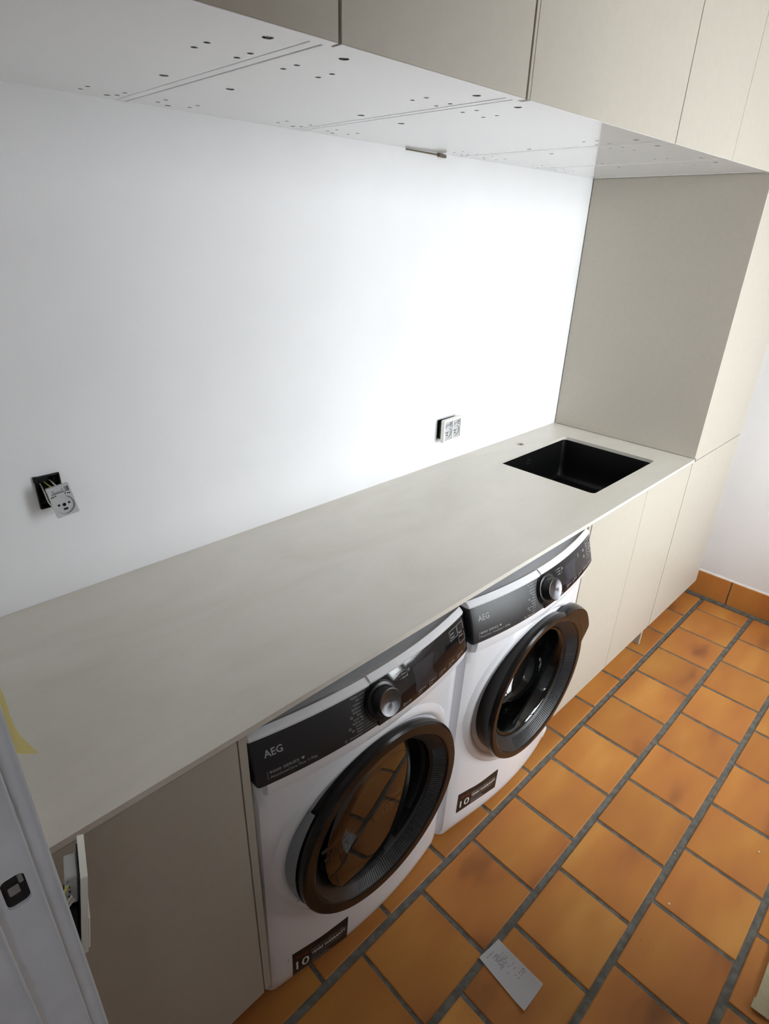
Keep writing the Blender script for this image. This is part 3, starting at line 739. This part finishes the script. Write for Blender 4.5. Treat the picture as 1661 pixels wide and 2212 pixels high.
        bm = B(); lathe(bm, [(.1725, -.604), (.1665, -.597), (.1650, -.588), (.1690, -.576), (.1740, -.572)], ox + CXD, CZD, 64, oy); obj('door_gasket', bm, M_RUBBER, t)
        # handle: a grip that juts out at the upper right of the ring
        bm = B(); rows = []; n = 26
        for k in range(n + 1):
            a = R(12 + 58 * k / n); q = k / n
            ro = .2305 + .046 * min(1, (q / .13)) * (1 if q < .40 else max(0, 1 - ((q - .40) / .60) ** 1.5))
            ca, sa = math.cos(a), math.sin(a); row = []
            for r, y in ((.226, -.640), (ro, -.648), (ro + .0015, -.660), (ro, -.674), (ro - .004 if ro > .236 else ro - .001, -.6835), (.227, -.6846)):
                row.append(bm.verts.new((ox + CXD + r * ca, oy + y, CZD + r * sa)))
            rows.append(row)
        for a, b in zip(rows, rows[1:]):
            for k in range(6): bm.faces.new((a[k], a[(k + 1) % 6], b[(k + 1) % 6], b[k]))
        bm.faces.new(rows[0]); bm.faces.new(rows[-1][::-1]); obj('handle', bm, M_RING, dr, sharp=30, label='jutting grip at the upper right of the door')
    # raised white rim of the body round the door
    bm = B(); n = 80; rows = []
    for k in range(n):
        a = 2 * math.pi * k / n; ca, sa = math.cos(a), math.sin(a); row = []
        for r, h in ((.275, -.0015), (.266, .0045), (.258, .0075), (.250, .0060), (.238, -.004)):
            x = CXD + r * ca; row.append(bm.verts.new(W(x, yb(min(MW - .004, max(.004, x)), CZD + r * sa) - h, CZD + r * sa)))
        rows.append(row)
    for k in range(n):
        a, b = rows[k], rows[(k + 1) % n]
        for i in range(4): bm.faces.new((a[i], a[i + 1], b[i + 1], b[i]))
    obj('door_surround', bm, M_APPL, t, sharp=40)
    # warranty sticker
    on_b = lambda off: (lambda x, z: W(x, yb(x, z) + chamf(z) * (.35 + .65 * arch(x)) - off, z))
    sx0, sz0 = (.058, .047) if dry else (.048, .100)
    sw, sh = (.152, .092) if dry else (.160, .079)
    bm = B(); sheet(bm, rect(sx0, sx0 + sw, sz0, sz0 + sh), [], on_b(.0022), on_b(-.0005), (.015, .015)); st = obj('warranty_sticker', bm, M_STICK, t)
    fb = on_b(.0027)
    P = lambda u, v: (sx0 + u * sw, sz0 + v * sh)
    bm = B(); put_text(bm, '10', *P(.05, .24), .36 * sh, fb, width=.22 * sw, bold=.004); put_text(bm, 'YEARS WARRANTY', *P(.31, .50), .125 * sh, fb, width=.64 * sw, bold=.02)
    obj('lettering', bm, M_TXTW, st)
    bm = B(); put_text(bm, 'Register your appliance online', *P(.31, .69), .065 * sh, fb, width=.62 * sw); put_text(bm, 'on the motor, terms and conditions', *P(.31, .38), .06 * sh, fb, width=.56 * sw)
    put_text(bm, 'apply see inside', *P(.31, .28), .06 * sh, fb, width=.27 * sw); put_bar(bm, *[k for q in zip(P(.31, .18), P(.64, .21)) for k in q], fb, 4)
    obj('small_print', bm, M_TXT, st)
    bm = B(); put_text(bm, 'PLUS', *P(.06, .72), .10 * sh, fb, width=.20 * sw, bold=.015); obj('red_lettering', bm, M_TXTR, st)
    # service flap lines and feet
    if dry:
        for q in ((.0475, .0490, .022, .132, 1), (.5445, .5455, .022, .130, 1), (.30, .545, .1290, .1297, 8)):
            bm = B(); put_bar(bm, *q[:4], on_b(.0012), q[4]); obj('flap_seam', bm, M_LABEL, t)
        bm = B()
        for k in range(26): put_line(bm, (.053 + k * .0052, .0235), (.056 + k * .0052, .036), .0017, on_b(.0014))
        obj('vent_slot', bm, M_LABEL, t, kind='stuff')
    else:
        for q in ((.452, .4528, .020, .075, 1), (.452, .575, .1060, .1066, 5)):
            bm = B(); put_bar(bm, *q[:4], on_b(.0012), q[4]); obj('flap_seam', bm, M_LABEL, t)
        bm = B(); sheet(bm, [(.536, .060), (.566, .060), (.572, .075), (.546, .078)], [], on_b(.003), on_b(0)); obj('pump_flap_catch', bm, M_APPL, t)
    for x in (.05, MW - .05):
        for y in (-.55, -.08):
            bm = B(); cyl(bm, W(x, y, .0006 - oz), (0, 0, 1), .028, .0075, 20); cyl(bm, W(x, y, .008 - oz), (0, 0, 1), .012, .005 + oz, 14); obj('foot', bm, M_RUBBER, t)
    # small seam mark under the knob
    bm = B(); put_bar(bm, .3005, .3013, ZP0 - .020, ZP0 - .004, on(-.0005)); obj('seam_mark', bm, M_LABEL, t)
    t.location.z = oz
    return t
machine('dryer', .0075, .002, 0, .011, 'white tumble dryer with dark mirror door glass, left of the two machines under the worktop', 'tumble_dryer')
machine('washer', .6105, -.017, .014, 0, 'white washing machine with a jutting black door grip, right of the two machines', 'washing_machine')

# ------------------------------------------------------------------ electrical bits
def socket_module(t, x0, z0, w=.044, h=.066, y=0.0):
    """uncovered three hole socket insert, face towards -y, local coordinates"""
    bm = B(); cx, cz, r = x0 + w / 2, z0 + h * .36, w * .455
    sheet(bm, rrect(x0, x0 + w, z0, z0 + h, .0022, 3), [circ(cx, cz, r, 32), rect(x0 + .006, x0 + w - .003, z0 + h * .76, z0 + h * .93)], lambda x, z: (x, y - .010, z), lambda x, z: (x, y, z))
    pl = obj('insert', bm, M_SOCK, t, local=True)
    bm = B(); sheet(bm, circ(cx, cz, r * .985, 32), [circ(cx - r * .5, cz + r * .05, r * .13, 12), circ(cx + r * .5, cz + r * .05, r * .13, 12), circ(cx, cz - .0005, r * .19, 14), rect(cx - r * .22, cx + r * .22, cz - r * .62, cz - r * .38)],
                    lambda x, z: (x, y - .0062, z), lambda x, z: (x, y - .001, z)); obj('socket_face', bm, M_SOCK, pl, local=True)
    bm = B(); box(bm, cx - r * .7, cx + r * .7, y - .0022, y - .0008, cz - r * .66, cz + r * .3); obj('contact_well', bm, M_HOLE, pl, local=True)
    bm = B(); box(bm, x0 + .0062, x0 + w - .0105, y - .0068, y - .0008, z0 + h * .765, z0 + h * .925); obj('terminal_label', bm, M_SOCKW if False else M_SOCK, pl, local=True)
    bm = B(); box(bm, x0 + w - .0103, x0 + w - .0032, y - .0070, y - .0008, z0 + h * .765, z0 + h * .925); box(bm, x0 + .009, x0 + w - .013, y - .0072, y - .0066, z0 + h * .775, z0 + h * .81)
    for dx in (.011, .029): cyl(bm, (x0 + dx, y - .0068, z0 + h * .86), (0, -1, 0), .0016, .0008, 10)
    obj('terminal_marking', bm, M_LABEL, pl, local=True)
    bm = B()
    for dx, dz in ((.0045, .69), (.008, .70), (.0125, .715), (w - .0125, .715), (w - .008, .70), (w - .0045, .69)): cyl(bm, (x0 + dx, y - .0096, z0 + h * dz), (0, -1, 0), .0015, .0008, 8)
    obj('clip_slot', bm, M_HOLE, pl, local=True)
    return pl
# left socket, pulled out of its wall box
t = thing('socket', 'bare light grey socket insert hanging out of a black wall box at the left', 'socket', (-.067, -.001, 1.172))
bm = B(); x0, x1, z0, z1 = -.0246, .0246, -.0355, .0355
box(bm, x0, x1, .018, .058, z0, z1); box(bm, x0, x0 + .002, -.005, .055, z0, z1); box(bm, x1 - .002, x1, -.005, .055, z0, z1); box(bm, x0, x1, -.005, .055, z0, z0 + .002); box(bm, x0, x1, -.005, .055, z1 - .002, z1)
box(bm, x0 - .0015, x0 + .006, -.0045, .001, z1 - .012, z1 + .0015, .001, 1); box(bm, x1 - .012, x1 - .002, .006, .05, z1 - .03, z1 - .004, .002, 1)
obj('wall_box', bm, M_BLACK, t, local=True)
pl = socket_module(t, -.0225, -.033)
pl.matrix_local = Matrix.Translation((.0115, -.036, -.012)) @ Matrix.Rotation(R(-7), 4, 'Y') @ Matrix.Rotation(R(-8), 4, 'X') @ Matrix.Rotation(R(-6), 4, 'Z')
bm = B(); box(bm, -.012, .016, .0005, .014, -.024, .010, .002, 1); rb = obj('insert_back', bm, M_BLACK, t, local=True); rb.matrix_local = pl.matrix_local.copy()
for m, pts in ((M_WIREW, [(-.010, .05, .016), (-.0115, .01, .012), (-.0125, -.012, .000), (-.011, -.018, -.018), (-.007, -.022, -.028)]), (M_WIREY, [(-.004, .05, .017), (-.002, .012, .014), (.004, -.008, .008), (.008, -.018, .004)]),
               (M_WIREW, [(.006, .05, .02), (.009, .012, .016), (.012, -.006, .010), (.013, -.018, .004)])):
    bm = B(); tube(bm, pts, .0016); obj('wire', bm, m, t, local=True)
# double socket near the sink, its frame standing off the wall
t = thing('double_socket', 'white framed double socket tilting off the wall near the sink', 'socket', (1.242, -.001, 1.052))
bm = B(); box(bm, -.0455, -.0435, -.002, .05, -.0335, .0335); box(bm, .0435, .0455, -.002, .05, -.0335, .0335); box(bm, -.0435, .0435, -.002, .05, -.0335, -.0315); box(bm, -.0435, .0435, -.002, .05, .0315, .0335); box(bm, -.0455, .0455, .05, .053, -.0335, .0335)
obj('wall_box', bm, M_BLACK, t, local=True)
MX = Matrix.Translation((.004, -.017, -.002)) @ Matrix.Rotation(R(3), 4, 'Z') @ Matrix.Rotation(R(-.5), 4, 'X')
bm = B(); sheet(bm, rrect(-.053, .053, -.041, .041, .003, 3), [rect(-.0455, -.002, -.034, .034), rect(.002, .0455, -.034, .034)], lambda x, z: (x, -.0135, z), lambda x, z: (x, 0, z)); fr = obj('frame', bm, M_SOCKW, t, local=True); fr.matrix_local = MX.copy()
for xx in (-.0452, .0024):
    pl = socket_module(t, xx, -.0335, .0428, .067); pl.matrix_local = MX @ Matrix.Translation((0, -.0005, 0))
bm = B(); box(bm, -.044, .044, .0002, .016, -.032, .032, .001, 1); k = obj('insert_back', bm, M_BLACK, t, local=True); k.matrix_local = MX.copy()
# socket strip hanging by its wires beside the door frame
t = thing('socket_plate', 'cream double socket plate hanging on its wires edge-on beside the door frame', 'socket', (-.3170, -.705, .900))
PLT = Matrix.Translation((.0180, 0, -.001)) @ Matrix.Rotation(R(10), 4, 'Y') @ Matrix.Rotation(R(-15), 4, 'Z') @ Matrix.Scale(.84, 4)
def pl_obj(nm, bm, m):
    o = obj(nm, bm, m, t, local=True); o.matrix_local = PLT.copy(); return o
bm = B(); sheet(bm, rrect(-.040, .040, -.080, .080, .003, 3), [circ(0, .038, .021, 28), circ(0, -.036, .021, 28)], lambda y, z: (.0052, y, z), lambda y, z: (-.0042, y, z)); pl_obj('plate', bm, M_SOCKW)
for cz in (.038, -.036):
    bm = B(); sheet(bm, circ(0, cz, .0208, 28), [circ(-.010, cz, .003, 10), circ(.010, cz, .003, 10)], lambda y, z: (-.0008, y, z), lambda y, z: (-.004, y, z)); pl_obj('socket_face', bm, M_BLACK)
bm = B(); box(bm, .0054, .0082, -.036, .036, -.076, -.012, .001, 1); pl_obj('cover', bm, M_SOCKW)
bm = B(); box(bm, -.0062, -.0044, -.030, .030, -.074, .074, .0006, 1); pl_obj('mounting_bracket', bm, M_BLACK)
bm = B(); box(bm, -.0235, -.0064, -.022, .022, .012, .066, .002, 1); box(bm, -.0225, -.0185, -.0235, -.0215, .034, .06); pl_obj('insert_back', bm, M_SOCK)
bm = B(); box(bm, -.0250, -.0064, -.024, .024, -.068, .006, .002, 1); box(bm, -.029, -.025, -.019, -.006, -.05, -.02, .001, 1); box(bm, -.012, -.0064, -.029, -.024, -.079, -.062, .001, 1); pl_obj('insert_back', bm, M_BLACK)
bm = B()
for k in range(4): cyl(bm, (-.0205 + .001 * k, -.0222, .058 - .0095 * k), (0, -1, 0), .0024, .0006, 10)
pl_obj('wire_hole', bm, M_HOLE)
for m, pts in ((M_WIREY, [(-.013, .02, .046), (-.011, -.012, .040), (-.004, -.026, .052), (.004, -.0235, .0585)]), (M_WIREW, [(-.013, .02, .030), (-.010, -.014, .026), (-.003, -.0275, .036), (.005, -.0235, .0380)]), (M_WIREW, [(-.013, .02, .022), (-.009, -.016, .020), (-.002, -.0275, .029), (.006, -.0235, .0305)])):
    bm = B(); tube(bm, pts, .0017); obj('wire', bm, m, t, local=True)
# dark stub put in for the shadow gap between wall and wall cabinets
bm = B(); tube(bm, [(.98, -.0012, 1.8925), (1.06, -.0016, 1.8918), (1.10, -.0030, 1.8910), (1.120, -.0050, 1.8900), (1.138, -.0072, 1.8885)], .0022, 10); cyl(bm, (1.110, -.0056, 1.8905), (.9, -.10, -.07), .0046, .028, 12)
tag(obj('gap_stub', bm, M_OLIVE), 'dark stub standing in for the gap between wall and wall cabinets', 'gap_stub')

# ------------------------------------------------------------------ loose things
# strip of masking tape curling off the casing
bm = B(); Lf = [(-.3245, -.735, 1.330), (-.3235, -.738, 1.285), (-.3238, -.742, 1.250), (-.3240, -.748, 1.225), (-.3235, -.752, 1.2105)]
Rt = [(-.3195, -.728, 1.330), (-.3150, -.745, 1.278), (-.3155, -.752, 1.252), (-.3135, -.757, 1.232), (-.3040, -.762, 1.2035)]
a = []; N = 20
def catm(P, u):
    u *= len(P) - 1; i = min(int(u), len(P) - 2); f = u - i
    p = [Vector(P[max(0, min(len(P) - 1, i + k))]) for k in (-1, 0, 1, 2)]
    return .5 * (2 * p[1] + (p[2] - p[0]) * f + (2 * p[0] - 5 * p[1] + 4 * p[2] - p[3]) * f * f + (3 * p[1] - p[0] - 3 * p[2] + p[3]) * f ** 3)
for k in range(N + 1):
    l, r_ = catm(Lf, k / N), catm(Rt, k / N); a.append([bm.verts.new(l), bm.verts.new((l + r_) / 2 + Vector((.0, -.002, 0))), bm.verts.new(r_)])
for p, q in zip(a, a[1:]):
    for j in range(2): bm.faces.new((p[j], p[j + 1], q[j + 1], q[j]))
bmesh.ops.solidify(bm, geom=bm.faces[:], thickness=.0003)
tag(obj('masking_tape', bm, M_TAPE, sharp=60), 'pale yellow strip of masking tape curling off the door casing', 'tape')

# till receipt on the floor
C4 = [Vector((.449, -.889)), Vector((.522, -.898)), Vector((.517, -1.037)), Vector((.434, -1.036))]      # TL TR BR BL
def rec(u, v, off=0.0):
    p = (C4[0] * (1 - u) + C4[1] * u) * (1 - v) + (C4[3] * (1 - u) + C4[2] * u) * v
    z = .0012 + .006 * (u - .5) ** 2 + .010 * max(0, v - .72) ** 1.2 * (1.2 - u) + .006 * max(0, u - .75) * v * 2 + .004 * max(0, .12 - v)
    z += .012 * max(0, (v - .93) + (.10 - u)) if u < .12 else 0
    return Vector((p.x + .004 * math.sin(v * 3) * (1 - abs(2 * u - 1)), p.y, z + off))
bm = B(); n, m_ = 12, 24
g = [[bm.verts.new(rec(i / n, j / m_)) for i in range(n + 1)] for j in range(m_ + 1)]
for j in range(m_):
    for i in range(n): bm.faces.new((g[j][i], g[j][i + 1], g[j + 1][i + 1], g[j + 1][i]))
bmesh.ops.solidify(bm, geom=bm.faces[:], thickness=.00025)
rc = obj('receipt', bm, M_PAPER, sharp=70); tag(rc, 'white crumpled till receipt lying on the tiles', 'receipt')
bm = B(); rnd = random.Random(3)
def dash(u0, u1, v, h=.011):
    n = max(2, int((u1 - u0) / .03))
    for k in range(n):
        if rnd.random() < .22: continue
        a, b = u0 + (u1 - u0) * k / n, u0 + (u1 - u0) * (k + .78) / n; hh = h * rnd.uniform(.7, 1.1)
        bm.faces.new([bm.verts.new(rec(*p, .0006)) for p in ((a, v), (b, v), (b, v + hh), (a, v + hh))])
dash(.20, .55, .085)
for k in range(9): dash(.34 + rnd.uniform(-.04, .04), .34 + rnd.uniform(.22, .46), .15 + .026 * k)
for v, a, b in ((.30, .62, .78), (.36, .24, .32), (.41, .50, .60), (.44, .66, .80), (.48, .36, .42), (.50, .62, .72), (.58, .48, .56), (.60, .62, .90), (.625, .62, .92), (.64, .50, .58), (.65, .64, .88)): dash(a, b, v)
obj('printed_lines', bm, M_INK, rc)
# beige cardboard at the lower right edge
bm = B(); cb = [(.846, -1.418), (1.05, -1.415), (1.05, -1.62), (.870, -1.62), (.864, -1.462), (.846, -1.452)]
sheet(bm, cb, [], lambda x, y: (x, y, .0085 + .012 * max(0, x - .9)), lambda x, y: (x, y, .0055 + .012 * max(0, x - .9)), (.03, .03))
cbo = obj('cardboard', bm, M_CARD, sharp=50); tag(cbo, 'torn beige cardboard lying on the tiles at the right edge', 'cardboard')
bm = B(); sheet(bm, [(.843, -1.414), (.874, -1.414), (.878, -1.446), (.846, -1.447)], [], lambda x, y: (x, y, .0102), lambda x, y: (x, y, .0088)); obj('torn_flap', bm, M_CARD, cbo)
# plaster crumbs
for (x, y, s), lb in zip(((1.310, -1.305, .0030), (.950, -1.176, .0030), (1.115, -1.128, .0022)),
                         ('biggest pale plaster crumb on a tile near the right edge', 'pale plaster crumb on a tile below the middle joint', 'tiny pale plaster crumb in the joint beside the cardboard')):
    t_ = B(); bmesh.ops.create_icosphere(t_, subdivisions=1, radius=s)
    for v in t_.verts: v.co = Vector((v.co.x * rnd.uniform(.7, 1.3), v.co.y * rnd.uniform(.7, 1.2), v.co.z * .55)) + Vector((x, y, s * .5))
    tag(obj('plaster_crumb', t_, M_CRUMB), lb, 'crumb')
